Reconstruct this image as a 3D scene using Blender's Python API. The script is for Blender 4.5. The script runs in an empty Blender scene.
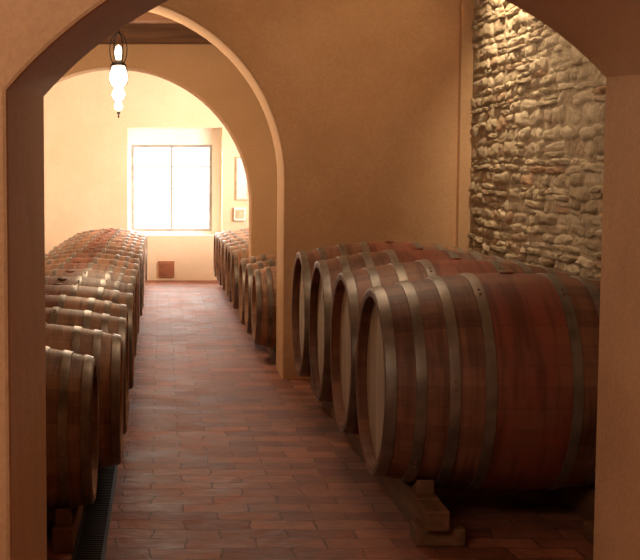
import bpy, bmesh, math, random
from mathutils import Vector, Matrix
random.seed(7)
scene = bpy.context.scene
COL = scene.collection

# ---------------------------------------------------------------- node helpers
def new_mat(name):
    m = bpy.data.materials.new(name); m.use_nodes = True
    nt = m.node_tree
    b = nt.nodes.get('Principled BSDF')
    return m, nt, b
def nd(nt, typ, **kw):
    n = nt.nodes.new(typ)
    for k, v in kw.items():
        if k.startswith('i_'):
            n.inputs[k[2:].replace('_', ' ')].default_value = v
        else:
            setattr(n, k, v)
    return n
def L(nt, a, b): nt.links.new(a, b)
def ramp(nt, fac, stops):
    r = nt.nodes.new('ShaderNodeValToRGB')
    el = r.color_ramp.elements
    while len(el) < len(stops): el.new(0.5)
    for e, (p, c) in zip(el, stops):
        e.position = p; e.color = (*c, 1)
    L(nt, fac, r.inputs['Fac'])
    return r
def mathn(nt, op, a, b=None):
    n = nt.nodes.new('ShaderNodeMath'); n.operation = op
    for i, v in enumerate((a, b)):
        if v is None: continue
        if isinstance(v, (int, float)): n.inputs[i].default_value = v
        else: L(nt, v, n.inputs[i])
    return n.outputs[0]
def mix(nt, fac, a, b, blend='MIX'):
    n = nt.nodes.new('ShaderNodeMix'); n.data_type = 'RGBA'; n.blend_type = blend
    if isinstance(fac, (int, float)): n.inputs[0].default_value = fac
    else: L(nt, fac, n.inputs[0])
    for idx, v in ((6, a), (7, b)):
        if isinstance(v, tuple): n.inputs[idx].default_value = (*v, 1)
        else: L(nt, v, n.inputs[idx])
    return n.outputs[2]

def plaster(name, c1, c2, bump=0.25, scale=1.3):
    m, nt, b = new_mat(name)
    tc = nd(nt, 'ShaderNodeTexCoord')
    n1 = nd(nt, 'ShaderNodeTexNoise', i_Scale=scale, i_Detail=5.0, i_Roughness=0.6)
    n2 = nd(nt, 'ShaderNodeTexNoise', i_Scale=55.0, i_Detail=4.0, i_Roughness=0.65)
    n3 = nd(nt, 'ShaderNodeTexNoise', i_Scale=6.0, i_Detail=3.0)
    for n in (n1, n2, n3): L(nt, tc.outputs['Object'], n.inputs['Vector'])
    r = ramp(nt, n1.outputs['Fac'], [(0.35, c1), (0.65, c2)])
    r2 = ramp(nt, n2.outputs['Fac'], [(0.3, (0.78, 0.76, 0.74)), (0.7, (1, 1, 1))])
    L(nt, mix(nt, 0.6, r.outputs[0], r2.outputs[0], 'MULTIPLY'), b.inputs['Base Color'])
    b.inputs['Roughness'].default_value = 0.95
    b.inputs['Specular IOR Level'].default_value = 0.15
    h = mathn(nt, 'ADD', mathn(nt, 'MULTIPLY', n2.outputs['Fac'], 0.35), n3.outputs['Fac'])
    bp = nd(nt, 'ShaderNodeBump', i_Strength=bump, i_Distance=0.02)
    L(nt, h, bp.inputs['Height']); L(nt, bp.outputs[0], b.inputs['Normal'])
    return m

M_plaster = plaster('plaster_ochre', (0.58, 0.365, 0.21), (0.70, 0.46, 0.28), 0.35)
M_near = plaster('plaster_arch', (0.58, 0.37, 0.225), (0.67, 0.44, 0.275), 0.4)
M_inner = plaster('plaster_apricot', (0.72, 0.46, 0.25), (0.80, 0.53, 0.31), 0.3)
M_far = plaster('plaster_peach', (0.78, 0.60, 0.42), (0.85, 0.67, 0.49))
M_white = plaster('plaster_white', (0.88, 0.86, 0.80), (0.92, 0.90, 0.86), 0.1)
M_mortar = plaster('mortar', (0.32, 0.25, 0.17), (0.42, 0.34, 0.24), 0.8, 5)

def simple(name, col, rough=0.6, metal=0.0, nscale=12.0, var=0.35):
    m, nt, b = new_mat(name)
    tc = nd(nt, 'ShaderNodeTexCoord')
    n1 = nd(nt, 'ShaderNodeTexNoise', i_Scale=nscale, i_Detail=4.0)
    L(nt, tc.outputs['Object'], n1.inputs['Vector'])
    dark = tuple(c * (1 - var) for c in col)
    r = ramp(nt, n1.outputs['Fac'], [(0.3, dark), (0.7, col)])
    L(nt, r.outputs[0], b.inputs['Base Color'])
    b.inputs['Roughness'].default_value = rough
    b.inputs['Metallic'].default_value = metal
    return m
M_iron = simple('wrought_iron', (0.03, 0.022, 0.018), 0.5, 0.7)
M_hoop = simple('galvanised_hoop', (0.29, 0.25, 0.215), 0.42, 0.55, 9.0, 0.55)
M_darkgap = simple('dark_channel', (0.02, 0.013, 0.01), 0.8)
M_winframe = simple('window_paint', (0.42, 0.40, 0.37), 0.5)
M_vent = simple('terracotta_vent', (0.42, 0.16, 0.08), 0.8)
M_paper = simple('paper', (0.80, 0.76, 0.70), 0.7, 0, 4, 0.15)
M_box = simple('ochre_box', (0.70, 0.50, 0.33), 0.6)

def wood(name, c1, c2, axis='Y', rough=0.7):
    m, nt, b = new_mat(name)
    tc = nd(nt, 'ShaderNodeTexCoord'); mp = nd(nt, 'ShaderNodeMapping')
    s = {'X': (1.5, 22, 22), 'Y': (22, 1.5, 22), 'Z': (22, 22, 1.5)}[axis]
    mp.inputs['Scale'].default_value = s
    L(nt, tc.outputs['Object'], mp.inputs[0])
    n1 = nd(nt, 'ShaderNodeTexNoise', i_Scale=1.0, i_Detail=5.0, i_Roughness=0.6)
    L(nt, mp.outputs[0], n1.inputs['Vector'])
    r = ramp(nt, n1.outputs['Fac'], [(0.3, c1), (0.7, c2)])
    L(nt, r.outputs[0], b.inputs['Base Color'])
    b.inputs['Roughness'].default_value = rough
    bp = nd(nt, 'ShaderNodeBump', i_Strength=0.4, i_Distance=0.01)
    L(nt, n1.outputs['Fac'], bp.inputs['Height']); L(nt, bp.outputs[0], b.inputs['Normal'])
    return m
M_rail = wood('rail_wood', (0.10, 0.045, 0.02), (0.22, 0.11, 0.055), 'Y')
M_beam = wood('beam_wood', (0.12, 0.05, 0.022), (0.25, 0.115, 0.055), 'X')

def stave_mat(name, c1, c2, stain, stain_half, nst):
    m, nt, b = new_mat(name)
    tc = nd(nt, 'ShaderNodeTexCoord'); sp = nd(nt, 'ShaderNodeSeparateXYZ')
    L(nt, tc.outputs['Object'], sp.inputs[0])
    oi = nd(nt, 'ShaderNodeObjectInfo')
    ang = mathn(nt, 'ARCTAN2', sp.outputs['Y'], sp.outputs['Z'])
    t = mathn(nt, 'MULTIPLY', mathn(nt, 'ADD', ang, math.pi), nst / (2 * math.pi))
    idx = mathn(nt, 'FLOOR', t); fr = mathn(nt, 'FRACT', t)
    wn = nd(nt, 'ShaderNodeTexWhiteNoise', noise_dimensions='1D')
    L(nt, mathn(nt, 'ADD', mathn(nt, 'MULTIPLY', idx, 1.37), mathn(nt, 'FLOOR', mathn(nt, 'MULTIPLY', oi.outputs['Random'], 91.0))), wn.inputs['W'])
    off = nd(nt, 'ShaderNodeVectorMath', operation='ADD')
    cb = nd(nt, 'ShaderNodeCombineXYZ'); L(nt, mathn(nt, 'MULTIPLY', oi.outputs['Random'], 37.0), cb.inputs[0])
    L(nt, tc.outputs['Object'], off.inputs[0]); L(nt, cb.outputs[0], off.inputs[1])
    mp = nd(nt, 'ShaderNodeMapping'); mp.inputs['Scale'].default_value = (1.0, 50, 50)
    L(nt, off.outputs[0], mp.inputs[0])
    g = nd(nt, 'ShaderNodeTexNoise', i_Scale=1.0, i_Detail=2.0, i_Roughness=0.5); L(nt, mp.outputs[0], g.inputs['Vector'])
    n3 = nd(nt, 'ShaderNodeTexNoise', i_Scale=3.5, i_Detail=4.0, i_Roughness=0.6); L(nt, off.outputs[0], n3.inputs['Vector'])
    mixf = mathn(nt, 'ADD', mathn(nt, 'MULTIPLY', wn.outputs['Value'], 0.22), mathn(nt, 'MULTIPLY', g.outputs['Fac'], 0.25))
    mixf = mathn(nt, 'ADD', mixf, mathn(nt, 'MULTIPLY', n3.outputs['Fac'], 0.55))
    base = ramp(nt, mixf, [(0.27, c1), (0.75, c2)])
    n2 = nd(nt, 'ShaderNodeTexNoise', i_Scale=5.0, i_Detail=4.0, i_Roughness=0.65); L(nt, off.outputs[0], n2.inputs['Vector'])
    ax = mathn(nt, 'ABSOLUTE', sp.outputs['X'])
    st = mathn(nt, 'LESS_THAN', ax, stain_half)
    stn = ramp(nt, n2.outputs['Fac'], [(0.32, (0.3,) * 3), (0.6, (1,) * 3)])
    st = mathn(nt, 'MULTIPLY', st, stn.outputs[0])
    colr = mix(nt, st, base.outputs[0], stain)
    mp2 = nd(nt, 'ShaderNodeMapping'); mp2.inputs['Scale'].default_value = (22, 2.2, 2.2)
    L(nt, off.outputs[0], mp2.inputs[0])
    dr = nd(nt, 'ShaderNodeTexNoise', i_Scale=1.0, i_Detail=3.0, i_Roughness=0.6); L(nt, mp2.outputs[0], dr.inputs['Vector'])
    drr = ramp(nt, dr.outputs['Fac'], [(0.36, (0.40, 0.33, 0.31)), (0.54, (1, 1, 1))])
    colr = mix(nt, 0.75, colr, drr.outputs[0], 'MULTIPLY')
    e = mathn(nt, 'ABSOLUTE', mathn(nt, 'SUBTRACT', fr, 0.5))
    seam = mathn(nt, 'GREATER_THAN', e, 0.484)
    colr = mix(nt, mathn(nt, 'MULTIPLY', seam, 0.35), colr, (0.03, 0.014, 0.008))
    v = mathn(nt, 'ADD', mathn(nt, 'MULTIPLY', oi.outputs['Random'], 0.35), 0.8)
    vm = nd(nt, 'ShaderNodeVectorMath', operation='SCALE'); L(nt, colr, vm.inputs[0]); L(nt, v, vm.inputs['Scale'])
    L(nt, vm.outputs[0], b.inputs['Base Color'])
    b.inputs['Roughness'].default_value = 0.55
    bp = nd(nt, 'ShaderNodeBump', i_Strength=0.35, i_Distance=0.003)
    h = mathn(nt, 'SUBTRACT', mathn(nt, 'MULTIPLY', g.outputs['Fac'], 0.5), seam)
    L(nt, h, bp.inputs['Height']); L(nt, bp.outputs[0], b.inputs['Normal'])
    return m
M_staveL = stave_mat('oak_staves_large', (0.12, 0.047, 0.028), (0.33, 0.155, 0.092), (0.25, 0.062, 0.037), 0.15, 34)
M_staveS = stave_mat('oak_staves_small', (0.17, 0.078, 0.045), (0.46, 0.27, 0.165), (0.24, 0.085, 0.055), 0.09, 30)

def head_mat(name, c1, c2):
    m, nt, b = new_mat(name)
    tc = nd(nt, 'ShaderNodeTexCoord'); sp = nd(nt, 'ShaderNodeSeparateXYZ')
    L(nt, tc.outputs['Object'], sp.inputs[0])
    t = mathn(nt, 'MULTIPLY', sp.outputs['Y'], 11.0)
    wn = nd(nt, 'ShaderNodeTexWhiteNoise', noise_dimensions='1D'); L(nt, mathn(nt, 'FLOOR', t), wn.inputs['W'])
    r = ramp(nt, wn.outputs['Value'], [(0.0, c1), (1.0, c2)])
    seam = mathn(nt, 'LESS_THAN', mathn(nt, 'FRACT', t), 0.06)
    L(nt, mix(nt, mathn(nt, 'MULTIPLY', seam, 0.7), r.outputs[0], (0.05, 0.03, 0.02)), b.inputs['Base Color'])
    b.inputs['Roughness'].default_value = 0.6
    return m
M_head = head_mat('oak_head', (0.42, 0.36, 0.30), (0.58, 0.52, 0.44))

# floor
def floor_mat():
    m, nt, b = new_mat('terracotta_floor')
    tc = nd(nt, 'ShaderNodeTexCoord')
    br = nd(nt, 'ShaderNodeTexBrick')
    br.inputs['Scale'].default_value = 1.0
    br.inputs['Brick Width'].default_value = 0.27
    br.inputs['Row Height'].default_value = 0.135
    br.inputs['Mortar Size'].default_value = 0.004
    br.inputs['Mortar Smooth'].default_value = 0.4
    br.inputs['Color1'].default_value = (0.23, 0.085, 0.053, 1)
    br.inputs['Color2'].default_value = (0.44, 0.19, 0.12, 1)
    br.inputs['Mortar'].default_value = (0.17, 0.085, 0.058, 1)
    n0 = nd(nt, 'ShaderNodeTexNoise', i_Scale=6.0, i_Detail=2.0)
    L(nt, tc.outputs['Object'], n0.inputs['Vector'])
    vm = nd(nt, 'ShaderNodeVectorMath', operation='MULTIPLY_ADD')
    L(nt, n0.outputs['Color'], vm.inputs[0]); vm.inputs[1].default_value = (0.07, 0.07, 0.0); L(nt, tc.outputs['Object'], vm.inputs[2])
    L(nt, vm.outputs[0], br.inputs['Vector'])
    n1 = nd(nt, 'ShaderNodeTexNoise', i_Scale=3.0, i_Detail=8.0, i_Roughness=0.8); L(nt, tc.outputs['Object'], n1.inputs['Vector'])
    r = ramp(nt, n1.outputs['Fac'], [(0.36, (0.40, 0.34, 0.32)), (0.64, (1.18, 1.1, 1.04))])
    L(nt, mix(nt, 0.9, br.outputs['Color'], r.outputs[0], 'MULTIPLY'), b.inputs['Base Color'])
    rr = ramp(nt, n1.outputs['Fac'], [(0.3, (0.5,) * 3), (0.7, (0.8,) * 3)])
    L(nt, rr.outputs[0], b.inputs['Roughness'])
    b.inputs['Specular IOR Level'].default_value = 0.35
    n2 = nd(nt, 'ShaderNodeTexNoise', i_Scale=14.0, i_Detail=3.0); L(nt, tc.outputs['Object'], n2.inputs['Vector'])
    h = mathn(nt, 'SUBTRACT', mathn(nt, 'MULTIPLY', n2.outputs['Fac'], 1.2), br.outputs['Fac'])
    bp = nd(nt, 'ShaderNodeBump', i_Strength=0.8, i_Distance=0.007)
    L(nt, h, bp.inputs['Height']); L(nt, bp.outputs[0], b.inputs['Normal'])
    return m
M_floor = floor_mat()

def stone_mat():
    m, nt, b = new_mat('rubble_stone')
    geo = nd(nt, 'ShaderNodeNewGeometry'); tc = nd(nt, 'ShaderNodeTexCoord')
    r = ramp(nt, geo.outputs['Random Per Island'], [(0.0, (0.36, 0.28, 0.19)), (0.35, (0.52, 0.43, 0.30)), (0.7, (0.61, 0.51, 0.38)), (0.88, (0.45, 0.36, 0.26)), (1.0, (0.48, 0.32, 0.21))])
    n1 = nd(nt, 'ShaderNodeTexNoise', i_Scale=20.0, i_Detail=6.0, i_Roughness=0.75); L(nt, tc.outputs['Object'], n1.inputs['Vector'])
    r2 = ramp(nt, n1.outputs['Fac'], [(0.3, (0.55, 0.52, 0.49)), (0.65, (1, 1, 1))])
    L(nt, mix(nt, 0.8, r.outputs[0], r2.outputs[0], 'MULTIPLY'), b.inputs['Base Color'])
    b.inputs['Roughness'].default_value = 0.95
    b.inputs['Specular IOR Level'].default_value = 0.15
    bp = nd(nt, 'ShaderNodeBump', i_Strength=0.9, i_Distance=0.016)
    L(nt, n1.outputs['Fac'], bp.inputs['Height']); L(nt, bp.outputs[0], b.inputs['Normal'])
    return m
M_stone = stone_mat()

def emis(name, col, s):
    m, nt, b = new_mat(name)
    b.inputs['Base Color'].default_value = (*col, 1)
    b.inputs['Emission Color'].default_value = (*col, 1)
    b.inputs['Emission Strength'].default_value = s
    return m
M_glow = emis('lit_glass', (1.0, 0.86, 0.66), 4.0)
M_glow_dim = emis('lit_glass_dim', (1.0, 0.75, 0.45), 1.0)

# ---------------------------------------------------------------- mesh helpers
def finish(name, bm, mats, smooth=False, loc=(0, 0, 0), bevel=0, sharp=None):
    me = bpy.data.meshes.new(name)
    bmesh.ops.recalc_face_normals(bm, faces=bm.faces)
    bm.to_mesh(me); bm.free()
    for m in mats: me.materials.append(m)
    if smooth:
        for p in me.polygons: p.use_smooth = True
    if sharp: me.set_sharp_from_angle(angle=math.radians(sharp))
    ob = bpy.data.objects.new(name, me); ob.location = loc
    COL.objects.link(ob)
    if bevel:
        md = ob.modifiers.new('bevel', 'BEVEL'); md.width = bevel; md.segments = 2; md.limit_method = 'ANGLE'
    return ob
def bbox(bm, x0, x1, y0, y1, z0, z1, mi=0):
    vs = [bm.verts.new((x, y, z)) for x in (x0, x1) for y in (y0, y1) for z in (z0, z1)]
    for f in ((0, 1, 3, 2), (4, 6, 7, 5), (0, 4, 5, 1), (2, 3, 7, 6), (0, 2, 6, 4), (1, 5, 7, 3)):
        fc = bm.faces.new([vs[i] for i in f]); fc.material_index = mi
def boxes(name, lst, mats, bevel=0):
    bm = bmesh.new()
    for b in lst: bbox(bm, *b)
    return finish(name, bm, mats, bevel=bevel)
def lathe(bm, prof, axis='Z', n=24, mi=0, origin=(0, 0, 0), smooth=True):
    rings = []
    ox, oy, oz = origin
    for (r, h) in prof:
        ring = []
        for k in range(n):
            a = 2 * math.pi * k / n
            c, s = r * math.cos(a), r * math.sin(a)
            ring.append(bm.verts.new((ox + c, oy + s, oz + h) if axis == 'Z' else (ox + h, oy + c, oz + s)))
        rings.append(ring)
    for i in range(len(rings) - 1):
        for k in range(n):
            f = bm.faces.new((rings[i][k], rings[i][(k + 1) % n], rings[i + 1][(k + 1) % n], rings[i + 1][k]))
            f.material_index = mi; f.smooth = smooth
    return rings
def tube(bm, pts, r, n=8, mi=0, closed=False):
    P = [Vector(p) for p in pts]; rings = []
    m = len(P)
    for i, p in enumerate(P):
        a = P[(i - 1) % m] if (closed or i > 0) else P[0]
        b = P[(i + 1) % m] if (closed or i < m - 1) else P[-1]
        t = (b - a).normalized()
        up = Vector((0, 1, 0)) if abs(t.y) < 0.9 else Vector((1, 0, 0))
        u = t.cross(up).normalized(); v = t.cross(u)
        rings.append([bm.verts.new(p + r * (math.cos(2 * math.pi * k / n) * u + math.sin(2 * math.pi * k / n) * v)) for k in range(n)])
    for i in range(m if closed else m - 1):
        A, B = rings[i], rings[(i + 1) % m]
        for k in range(n):
            f = bm.faces.new((A[k], A[(k + 1) % n], B[(k + 1) % n], B[k])); f.material_index = mi; f.smooth = True
    if not closed:
        bm.faces.new(rings[0]).material_index = mi; bm.faces.new(rings[-1]).material_index = mi

# ---------------------------------------------------------------- room shell
XL, XR, TOP = -1.95, 2.17, 3.3
boxes('floor', [(-2.6, 3.2, -2.0, 18.9, -0.15, 0.0)], [M_floor])

def arch_wall(name, y0, y1, x0, x1, top, path, nj, mat, b=0.03, dzfront=0.0, n=None):
    m = len(path); nor = []
    for i in range(m):
        if i < nj: nx, nz = -1, 0
        elif i >= m - nj: nx, nz = 1, 0
        else:
            dx = path[i + 1][0] - path[i - 1][0]; dz = path[i + 1][1] - path[i - 1][1]
            l = math.hypot(dx, dz); nx, nz = -dz / l, dx / l
        nor.append((nx, nz))
    bm = bmesh.new()
    steps = [(b, y0), (b * .3, y0 + b * .3), (0, y0 + b), (0, y1 - b), (b * .3, y1 - b * .3), (b, y1)]
    rings = []
    for si, (off, y) in enumerate(steps):
        ring = []
        for i, ((x, z), (nx, nz)) in enumerate(zip(path, nor)):
            dz = dzfront if (si < 3 and nj - 1 <= i <= m - nj) else 0
            ring.append(bm.verts.new((x + nx * off, y, z + nz * off + dz)))
        rings.append(ring)
    for s in range(5):
        for i in range(m - 1):
            bm.faces.new((rings[s][i], rings[s][i + 1], rings[s + 1][i + 1], rings[s + 1][i]))
    for ring, y in ((rings[0], y0), (rings[5], y1)):
        a = [bm.verts.new((x0, y, 0)), bm.verts.new((x0, y, top)), bm.verts.new((ring[0].co.x, y, top))]
        bm.faces.new([a[0]] + ring[:nj] + [a[2], a[1]])
        c = [bm.verts.new((x1, y, 0)), bm.verts.new((x1, y, top)), bm.verts.new((ring[-1].co.x, y, top))]
        bm.faces.new([c[0]] + list(reversed(ring[m - nj:])) + [c[2], c[1]])
        prev = a[2]
        for i in range(nj - 1, m - nj):
            nxt = c[2] if i == m - nj - 1 else bm.verts.new((ring[i + 1].co.x, y, top))
            bm.faces.new((ring[i], ring[i + 1], nxt, prev)); prev = nxt
    for x in (x0, x1):
        vs = [bm.verts.new(p) for p in ((x, y0, 0), (x, y1, 0), (x, y1, top), (x, y0, top))]
        bm.faces.new(vs)
    bm.faces.new([bm.verts.new(p) for p in ((x0, y0, top), (x1, y0, top), (x1, y1, top), (x0, y1, top))])
    bmesh.ops.remove_doubles(bm, verts=bm.verts, dist=0.0005)
    return finish(name, bm, [mat], smooth=True, sharp=20)

def arch_path(cx, half, cz, R, tilt=0.0, n=40):
    p = []
    zs = lambda x: cz + math.sqrt(max(R * R - (x - cx) ** 2, 0)) + tilt * (x - cx)
    for k in range(4): p.append((cx - half, zs(cx - half) * k / 4))
    a0 = math.asin(min(1, half / R))
    for k in range(n + 1):
        a = -a0 + 2 * a0 * k / n
        x = cx + R * math.sin(a); p.append((x, cz + R * math.cos(a) + tilt * (x - cx)))
    for k in range(3, -1, -1): p.append((cx + half, zs(cx + half) * k / 4))
    return p, 5
p, nj = arch_path(0.549, 0.937, 0.855, 1.268, 0.034)
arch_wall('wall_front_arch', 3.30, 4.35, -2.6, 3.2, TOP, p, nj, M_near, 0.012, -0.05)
p, nj = arch_path(-0.40, 1.265, 1.40, 1.265, 0)
arch_wall('wall_middle_arch', 9.03, 9.55, XL - .1, XR + .1, TOP, p, nj, M_plaster, 0.015)
p, nj = arch_path(-0.42, 1.265, 1.17, 1.265, 0)
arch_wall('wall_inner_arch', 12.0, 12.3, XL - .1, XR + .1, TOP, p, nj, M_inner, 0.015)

# back wall with the window recess
WX0, WX1, WZ0, WZ1 = -0.45, 0.87, 0.63, 2.13
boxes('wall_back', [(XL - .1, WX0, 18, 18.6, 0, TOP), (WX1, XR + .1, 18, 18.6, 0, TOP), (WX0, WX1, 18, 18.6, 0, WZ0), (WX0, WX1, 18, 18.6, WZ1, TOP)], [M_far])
fx0, fx1, fz0, fz1 = -0.41, 0.74, 0.67, 1.90
boxes('trim_1', [(WX0, fx0, 18.35, 18.6, WZ0, WZ1), (fx1, WX1, 18.35, 18.6, WZ0, WZ1), (fx0, fx1, 18.35, 18.6, fz1, WZ1), (fx0, fx1, 18.35, 18.6, WZ0, fz0)], [M_white])
wl = []
fw = 0.042
wl += [(fx0, fx0 + fw, 18.4, 18.46, fz0, fz1), (fx1 - fw, fx1, 18.4, 18.46, fz0, fz1), (fx0 + fw, fx1 - fw, 18.4, 18.46, fz1 - fw, fz1), (fx0 + fw, fx1 - fw, 18.4, 18.46, fz0, fz0 + fw)]
cxw = (fx0 + fx1) / 2
wl += [(cxw - .013, cxw + .013, 18.42, 18.44, fz0 + fw, fz1 - fw)]
for t in (1 / 4, 1 / 2, 3 / 4):
    z = fz0 + t * (fz1 - fz0)
    wl += [(fx0 + fw, cxw - .013, 18.42, 18.44, z - .006, z + .006), (cxw + .013, fx1 - fw, 18.42, 18.44, z - .006, z + .006)]
boxes('window_1', wl, [M_winframe])

# side walls
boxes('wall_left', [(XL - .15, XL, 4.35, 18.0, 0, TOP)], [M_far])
SY0, SY1, SZ0, SZ1 = 13.6, 16.8, 0.95, 2.4  # unseen opening, added so extra light reaches the far room
boxes('wall_right_rear', [(XR, XR + .15, 9.55, SY0, 0, TOP), (XR, XR + .15, SY1, 18, 0, TOP), (XR, XR + .15, SY0, SY1, 0, SZ0), (XR, XR + .15, SY0, SY1, SZ1, TOP)], [M_far])
boxes('added_side_window', [(XR + .05, XR + .09, SY0, SY0 + .05, SZ0, SZ1), (XR + .05, XR + .09, SY1 - .05, SY1, SZ0, SZ1), (XR + .05, XR + .09, SY0 + .05, SY1 - .05, SZ0, SZ0 + .05), (XR + .05, XR + .09, SY0 + .05, SY1 - .05, SZ1 - .05, SZ1), (XR + .05, XR + .09, (SY0 + SY1) / 2 - .03, (SY0 + SY1) / 2 + .03, SZ0 + .05, SZ1 - .05)], [M_winframe])  # frame of the added opening, out of view
XS = XR - .02
boxes('wall_right', [(XS, XR + .3, 4.35, 9.03, 0, TOP)], [M_mortar])
boxes('ceiling', [(XL - .15, XR + .3, 4.35, 9.2, TOP, TOP + .1), (XL - .15, XR + .3, 12.1, 18.6, TOP, TOP + .1)], [M_plaster])
boxes('trim_2', [(2.07, XS, 8.95, 9.03, 0, TOP)], [M_plaster])
# viewer's room
boxes('wall_entrance_left', [(-2.75, -2.6, -2, 3.3, 0, TOP)], [M_near])
boxes('wall_entrance_right', [(3.2, 3.35, -2, 3.3, 0, TOP)], [M_near])
boxes('wall_entrance_back', [(-2.75, 3.35, -2.15, -2, 0, TOP)], [M_near])
boxes('ceiling_entrance', [(-2.75, 3.35, -2.15, 4.35, TOP, TOP + .1)], [M_plaster])

# wooden ceiling between the arches
bl = [(XL, XR, 9.55, 12.0, 2.86, 2.90)]
bl += [(XL, XR, 11.72, 11.95, 2.64, 2.86), (XL, XR, 10.5, 10.7, 2.68, 2.86)]
for i in range(14):
    x = XL + .05 + i * .3
    bl.append((x, x + .08, 9.55, 12.0, 2.80, 2.86))
boxes('ceiling_timber', bl, [M_beam])

# rubble stone wall facing
bm = bmesh.new()
z = 0.0; row = 0
while z < TOP + 0.05:
    h = random.choice([random.uniform(0.035, 0.055), random.uniform(0.05, 0.09), random.uniform(0.065, 0.10)])
    amp = .016
    y = 4.40 + random.uniform(0, .15)
    while y < 8.93:
        w = random.choice([random.uniform(.08, .16), random.uniform(.14, .28), random.uniform(.24, .40)])
        if y + w > 8.93: w = 8.93 - y
        if w < 0.05: break
        two = (random.random() < .25 and h > .07)
        sp_ = random.uniform(.38, .62)
        parts = [(0, sp_), (sp_, 1 - sp_)] if two else [(0, 1)]
        for (po, pf) in parts:
            dpt = random.uniform(.006, .028)
            ny, nz = 9, 6
            vs = {}
            hh = h * pf * random.uniform(.94, 1.10)
            zc = z + h * (po + pf / 2) + amp * math.sin(y * 2.1 + row * .4) + random.uniform(-.006, .006)
            sk = random.uniform(-.22, .22) * hh
            ta, tb = random.uniform(-.3, .3), random.uniform(-.25, .25)
            tt = random.uniform(-.25, .25)
            k1, k2, k3, k4 = [random.uniform(0, 6) for _ in range(4)]
            for a in range(ny):
                for c in range(nz):
                    u = a / (ny - 1) * 2 - 1; v = c / (nz - 1) * 2 - 1
                    q = .22
                    uu = u * math.sqrt(1 - q * v * v / 2); vv = v * math.sqrt(1 - q * u * u / 2)
                    uu *= 1 + .06 * math.sin(4 * v + k1); vv *= 1 + .13 * math.sin(4.5 * u + k2)
                    bul = max(0, (1 - u ** 10) * (1 - v ** 8))
                    surf = dpt * (bul ** .45) * (1 + tt * u + tb * v * 1.5) + .005 * bul * math.sin(5 * u + k3) * math.sin(4 * v + k4)
                    vv2 = vv * (1 + ta * u)
                    vs[a, c] = bm.verts.new((XS + .003 - max(surf, 0) , y + w / 2 + uu * (w / 2 - .001), min(zc + vv2 * (hh / 2) + sk * u, TOP)))
            for a in range(ny - 1):
                for c in range(nz - 1):
                    f = bm.faces.new((vs[a, c], vs[a + 1, c], vs[a + 1, c + 1], vs[a, c + 1])); f.smooth = True
        y += w
    z += h; row += 1
finish('stone_wall_facing', bm, [M_stone])

# ---------------------------------------------------------------- barrels
def barrel_mesh(name, Lh, rb, rh, hoops, hw, mats, nseg=64):
    bm = bmesh.new()
    H = Lh / 2
    rr = lambda x: rb - (rb - rh) * (abs(x) / H) ** 2
    xs = [-H + 2 * H * i / 28 for i in range(29)]
    prof = [(rh - .028, -H + .002), (rh - .004, -H)] + [(rr(x), x) for x in xs[1:-1]] + [(rh - .004, H), (rh - .028, H - .002)]
    lathe(bm, prof, 'X', nseg, 0)
    for s in (-1, 1):
        lathe(bm, [(rh - .028, s * (H - .002)), (rh - .03, s * (H - .045))], 'X', nseg, 0)
        lathe(bm, [(rh - .03, s * (H - .045)), (rh - .05, s * (H - .044)), (.02, s * (H - .040)), (.0005, s * (H - .040))], 'X', nseg, 2, smooth=False)
    for hx in hoops:
        for s in (-1, 1):
            c = s * hx; a, b_ = c - hw / 2, c + hw / 2
            a = max(a, -H + .001); b_ = min(b_, H - .001)
            e = .0055
            lathe(bm, [(rr(a) - .004, a), (rr(a) + e, a + .001), (rr((a + b_) / 2) + e + .001, (a + b_) / 2), (rr(b_) + e, b_ - .001), (rr(b_) - .004, b_)], 'X', nseg, 1, smooth=True)
            ang = 0.9 + hx * 7
            for da in (0, .07):
                rad = rr(c) + .006
                v = Vector((c, rad * math.cos(ang + da), rad * math.sin(ang + da)))
                bmesh.ops.create_icosphere(bm, subdivisions=1, radius=.006, matrix=Matrix.Translation(v))
    lathe(bm, [(.03, rb - .01), (.03, rb + .006), (.024, rb + .009), (.0005, rb + .009)], 'Z', 16, 0)
    bmesh.ops.remove_doubles(bm, verts=bm.verts, dist=0.0002)
    bmesh.ops.recalc_face_normals(bm, faces=bm.faces)
    me = bpy.data.meshes.new(name); bm.to_mesh(me); bm.free()
    for m in mats: me.materials.append(m)
    me.set_sharp_from_angle(angle=math.radians(35))
    return me
ME_big = barrel_mesh('tonneau_mesh', 1.12, .447, .378, [.165, .30, .425, .537], .042, [M_staveL, M_hoop, M_head], 72)
ME_small = barrel_mesh('barrique_mesh', .93, .344, .280, [.11, .27, .36, .443], .036, [M_staveS, M_hoop, M_head], 56)

def put_barrel(name, me, x, y, z, rx):
    ob = bpy.data.objects.new(name, me); ob.location = (x, y, z); ob.rotation_euler = (rx, 0, random.uniform(-.01, .01))
    COL.objects.link(ob)
for i in range(4):
    put_barrel('large_wine_barrel', ME_big, 1.428 + [0, .004, -.003, -.01][i], 5.30 + .9 * i, .57, random.uniform(-.12, .12))
LX = -0.635
i = 0; y = 5.02
while y < 17.6:
    dx = -.085 if i == 0 else random.uniform(-.012, .012)
    put_barrel('wine_barrel', ME_small, LX + dx, y, .42, random.uniform(-.25, .25)); y += .70; i += 1
yend = y
RX = 0.72 + .465
for y in (9.93, 10.63, 11.33, 12.72, 13.42, 14.12, 14.82, 15.52, 16.22, 16.92):
    put_barrel('wine_barrel', ME_small, RX + random.uniform(-.012, .012), y, .42, random.uniform(-.25, .25))

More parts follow.
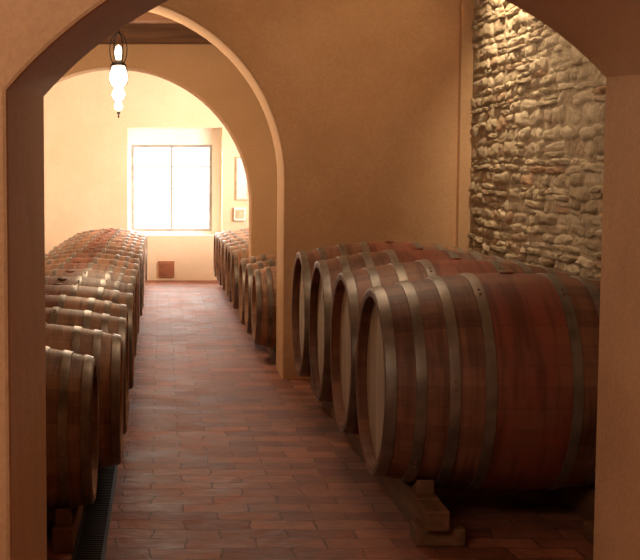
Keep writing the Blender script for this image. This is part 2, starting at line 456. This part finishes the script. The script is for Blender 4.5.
# racks (rails + chocks)
def rack(name, cx, dx, y0, y1, ztop, w, ys, r, cz):
    bm = bmesh.new()
    for s in (-1, 1):
        bbox(bm, cx + s * dx - w / 2, cx + s * dx + w / 2, y0, y1, 0.0, ztop)
        for yb in ys:
            for t in (-1, 1):
                yy0 = yb + t * .12; yy1 = yb + t * .24
                zt = cz - math.sqrt(r * r - .2 ** 2) - .006
                x0, x1 = cx + s * dx - w / 2 + .01, cx + s * dx + w / 2 - .01
                P = [(yy0, ztop), (yy1, ztop), (yy1, zt)]
                A = [bm.verts.new((x0, a, b)) for a, b in P]; B = [bm.verts.new((x1, a, b)) for a, b in P]
                bm.faces.new(A); bm.faces.new(B)
                for k in range(3): bm.faces.new((A[k], A[(k + 1) % 3], B[(k + 1) % 3], B[k]))
    return finish(name, bm, [M_rail], bevel=.006)
bigys = [5.3 + .9 * i for i in range(4)]
rack('barrel_rack', 1.428, .37, 5.0, 8.6, .150, .09, bigys, .405, .57)
boxes('wooden_chock', [(.98, 1.17, 4.84, 4.98, 0, .07), (1.01, 1.10, 4.80, 4.985, .07, .15)], [M_rail], bevel=.008)
boxes('wooden_chock', [(1.66, 1.92, 4.84, 4.98, 0, .07), (1.75, 1.85, 4.80, 4.985, .07, .15)], [M_rail], bevel=.008)
rack('barrel_rack', LX, .27, 4.75, yend - .4, .098, .08, [5.02 + .7 * k for k in range(18)], .318, .42)
rack('barrel_rack', RX, .27, 9.6, 11.7, .098, .08, [9.93, 10.63, 11.33], .318, .42)
rack('barrel_rack', RX, .27, 12.4, 17.3, .098, .08, [12.72 + .7 * k for k in range(7)], .318, .42)

# drain channel
bm = bmesh.new()
bbox(bm, -.315, -.215, 4.36, 9.0, 0.0, .003, 1)
bbox(bm, -.325, -.312, 4.36, 9.0, 0.0, .010, 0); bbox(bm, -.218, -.205, 4.36, 9.0, 0.0, .010, 0)
y = 4.37
while y < 8.98:
    bbox(bm, -.312, -.218, y, y + .012, .003, .009, 0); y += .03
finish('floor_drain_grate', bm, [M_iron, M_darkgap])

# ---------------------------------------------------------------- lanterns
def lantern(name, x, y, ztop, zc, s, glow):
    bm = bmesh.new()
    z = ztop; k = 0; top = zc + .33 * s
    lathe(bm, [(.001, ztop), (.05, ztop), (.045, ztop - .015), (.008, ztop - .03), (.006, ztop - .05)], 'Z', 16, 0, (x, y, 0))
    z = ztop - .04
    while z > top + .01:
        pts = []
        for j in range(10):
            a = 2 * math.pi * j / 10
            d = .011 * math.cos(a); zz = .022 * math.sin(a)
            pts.append((x + (d if k % 2 else 0), y + (0 if k % 2 else d), z - .018 + zz))
        tube(bm, pts, .003, 6, 0, True); z -= .034; k += 1
    for ph in range(3):
        a = ph * math.pi / 3
        pts = []
        for j in range(20):
            t = 2 * math.pi * j / 20
            d = .065 * s * math.cos(t); zz = .13 * s * math.sin(t)
            pts.append((x + d * math.cos(a), y + d * math.sin(a), zc + .20 * s + zz))
        tube(bm, pts, .0045 * s, 6, 0, True)
    lathe(bm, [(.001, zc + .24 * s), (.022 * s, zc + .22 * s), (.03 * s, zc + .18 * s), (.02 * s, zc + .13 * s), (.012 * s, zc + .12 * s)], 'Z', 16, 1, (x, y, 0))
    lathe(bm, [(.006, zc + .13 * s), (.03 * s, zc + .115 * s), (.060 * s, zc + .09 * s), (.062 * s, zc + .08 * s), (.02, zc + .08 * s)], 'Z', 20, 0, (x, y, 0))
    lathe(bm, [(.045 * s, zc + .082 * s), (.064 * s, zc + .03 * s), (.070 * s, zc - .02 * s), (.054 * s, zc - .06 * s), (.030 * s, zc - .085 * s), (.046 * s, zc - .115 * s), (.052 * s, zc - .14 * s), (.036 * s, zc - .17 * s), (.02 * s, zc - .19 * s), (.032 * s, zc - .215 * s), (.028 * s, zc - .245 * s), (.001, zc - .262 * s)], 'Z', 24, 1, (x, y, 0))
    for j in range(5):
        a = j * math.pi * .4 + .3
        pts = [(x + r * s * math.cos(a), y + r * s * math.sin(a), zc + h * s) for r, h in ((.062, .08), (.074, 0), (.068, -.05), (.036, -.086), (.05, -.12), (.053, -.15), (.026, -.19))]
        tube(bm, pts, .0025 * s, 6, 0)
    lathe(bm, [(.001, zc - .255 * s), (.012 * s, zc - .265 * s), (.014 * s, zc - .275 * s), (.004 * s, zc - .29 * s), (.009 * s, zc - .30 * s), (.001, zc - .315 * s)], 'Z', 12, 0, (x, y, 0))
    return finish(name, bm, [M_iron, glow])
lantern('hanging_lantern', -.33, 10.35, 2.80, 2.22, 1.05, M_glow)
lantern('hanging_lantern', 1.07, 7.0, 3.3, 2.70, 1.0, M_glow_dim)

# ceiling spotlight for the stone wall
bm = bmesh.new()
lathe(bm, [(.001, 3.3), (.03, 3.3), (.03, 3.28), (.008, 3.275), (.008, 3.2), (.035, 3.19), (.045, 3.10), (.045, 3.08), (.035, 3.085), (.03, 3.12), (.001, 3.125)], 'Z', 20, 0, (1.80, 7.9, 0))
finish('ceiling_spotlight', bm, [M_iron])

# far wall small items
boxes('wall_vent', [(-.02, .2, 17.975, 18.0, .05, .27)] + [(.0, .18, 17.965, 17.975, .08 + .035 * k, .095 + .035 * k) for k in range(5)], [M_vent])
bm = bmesh.new()
bbox(bm, 1.05, 1.22, 17.975, 18.0, 1.12, 1.72, 0)
bbox(bm, 1.07, 1.205, 17.97, 17.976, 1.14, 1.70, 1)
finish('framed_notice', bm, [M_box, M_paper])
bm = bmesh.new()
bbox(bm, 1.03, 1.19, 17.94, 18.0, .84, 1.02, 0)
bbox(bm, 1.05, 1.17, 17.93, 17.941, .87, .99, 1)
finish('electrical_box', bm, [M_white, M_box])

# ---------------------------------------------------------------- lights
def area(name, loc, rot, sx, sy, power, col):
    l = bpy.data.lights.new(name, 'AREA'); l.shape = 'RECTANGLE'; l.size = sx; l.size_y = sy; l.energy = power; l.color = col
    o = bpy.data.objects.new(name, l); o.location = loc; o.rotation_euler = rot; COL.objects.link(o)
def point(name, loc, power, col, r=.08):
    l = bpy.data.lights.new(name, 'POINT'); l.energy = power; l.color = col; l.shadow_soft_size = r
    o = bpy.data.objects.new(name, l); o.location = loc; COL.objects.link(o)
area('window_daylight', ((fx0 + fx1) / 2, 19.7, 1.7), (math.radians(-90), 0, 0), 4.2, 3.6, 950, (1, .95, .88))
area('added_side_fill', (XR + .25, (SY0 + SY1) / 2, (SZ0 + SZ1) / 2), (0, math.radians(90), 0), SZ1 - SZ0, SY1 - SY0, 340, (1, .92, .79))  # added fill through the invented side opening, brightens the far room walls
point('lantern_light', (-.33, 10.1, 2.1), 66, (1, .76, .50), .2)
point('lantern_light_front', (.9, 6.6, 2.55), 42, (1, .77, .53), .55)
point('entrance_lamp', (-1.3, 1.4, 2.5), 90, (1, .77, .55), .5)
l = bpy.data.lights.new('stone_spot', 'SPOT'); l.energy = 150; l.color = (1, .77, .48); l.spot_size = math.radians(116); l.spot_blend = .7; l.shadow_soft_size = .04
o = bpy.data.objects.new('stone_spot', l); o.location = (1.80, 7.9, 3.06); o.rotation_euler = (0, math.radians(-42), 0); COL.objects.link(o)

w = bpy.data.worlds.new('World'); scene.world = w; w.use_nodes = True
bg = w.node_tree.nodes['Background']; bg.inputs[0].default_value = (1, .97, .9, 1); bg.inputs[1].default_value = 2.0

# ---------------------------------------------------------------- camera
cd = bpy.data.cameras.new('camera'); cam = bpy.data.objects.new('camera', cd); COL.objects.link(cam)
cam.location = (0, 0, 1.4)
cd.sensor_width = 36; cd.sensor_fit = 'HORIZONTAL'; cd.lens = 1290 / 640 * 36
cam.rotation_euler = (math.radians(90 - 4.43), 0, 0)
cd.shift_x = 0.25
cd.clip_start = .05
scene.camera = cam
scene.view_settings.view_transform = 'Standard'
scene.view_settings.exposure = 0.0
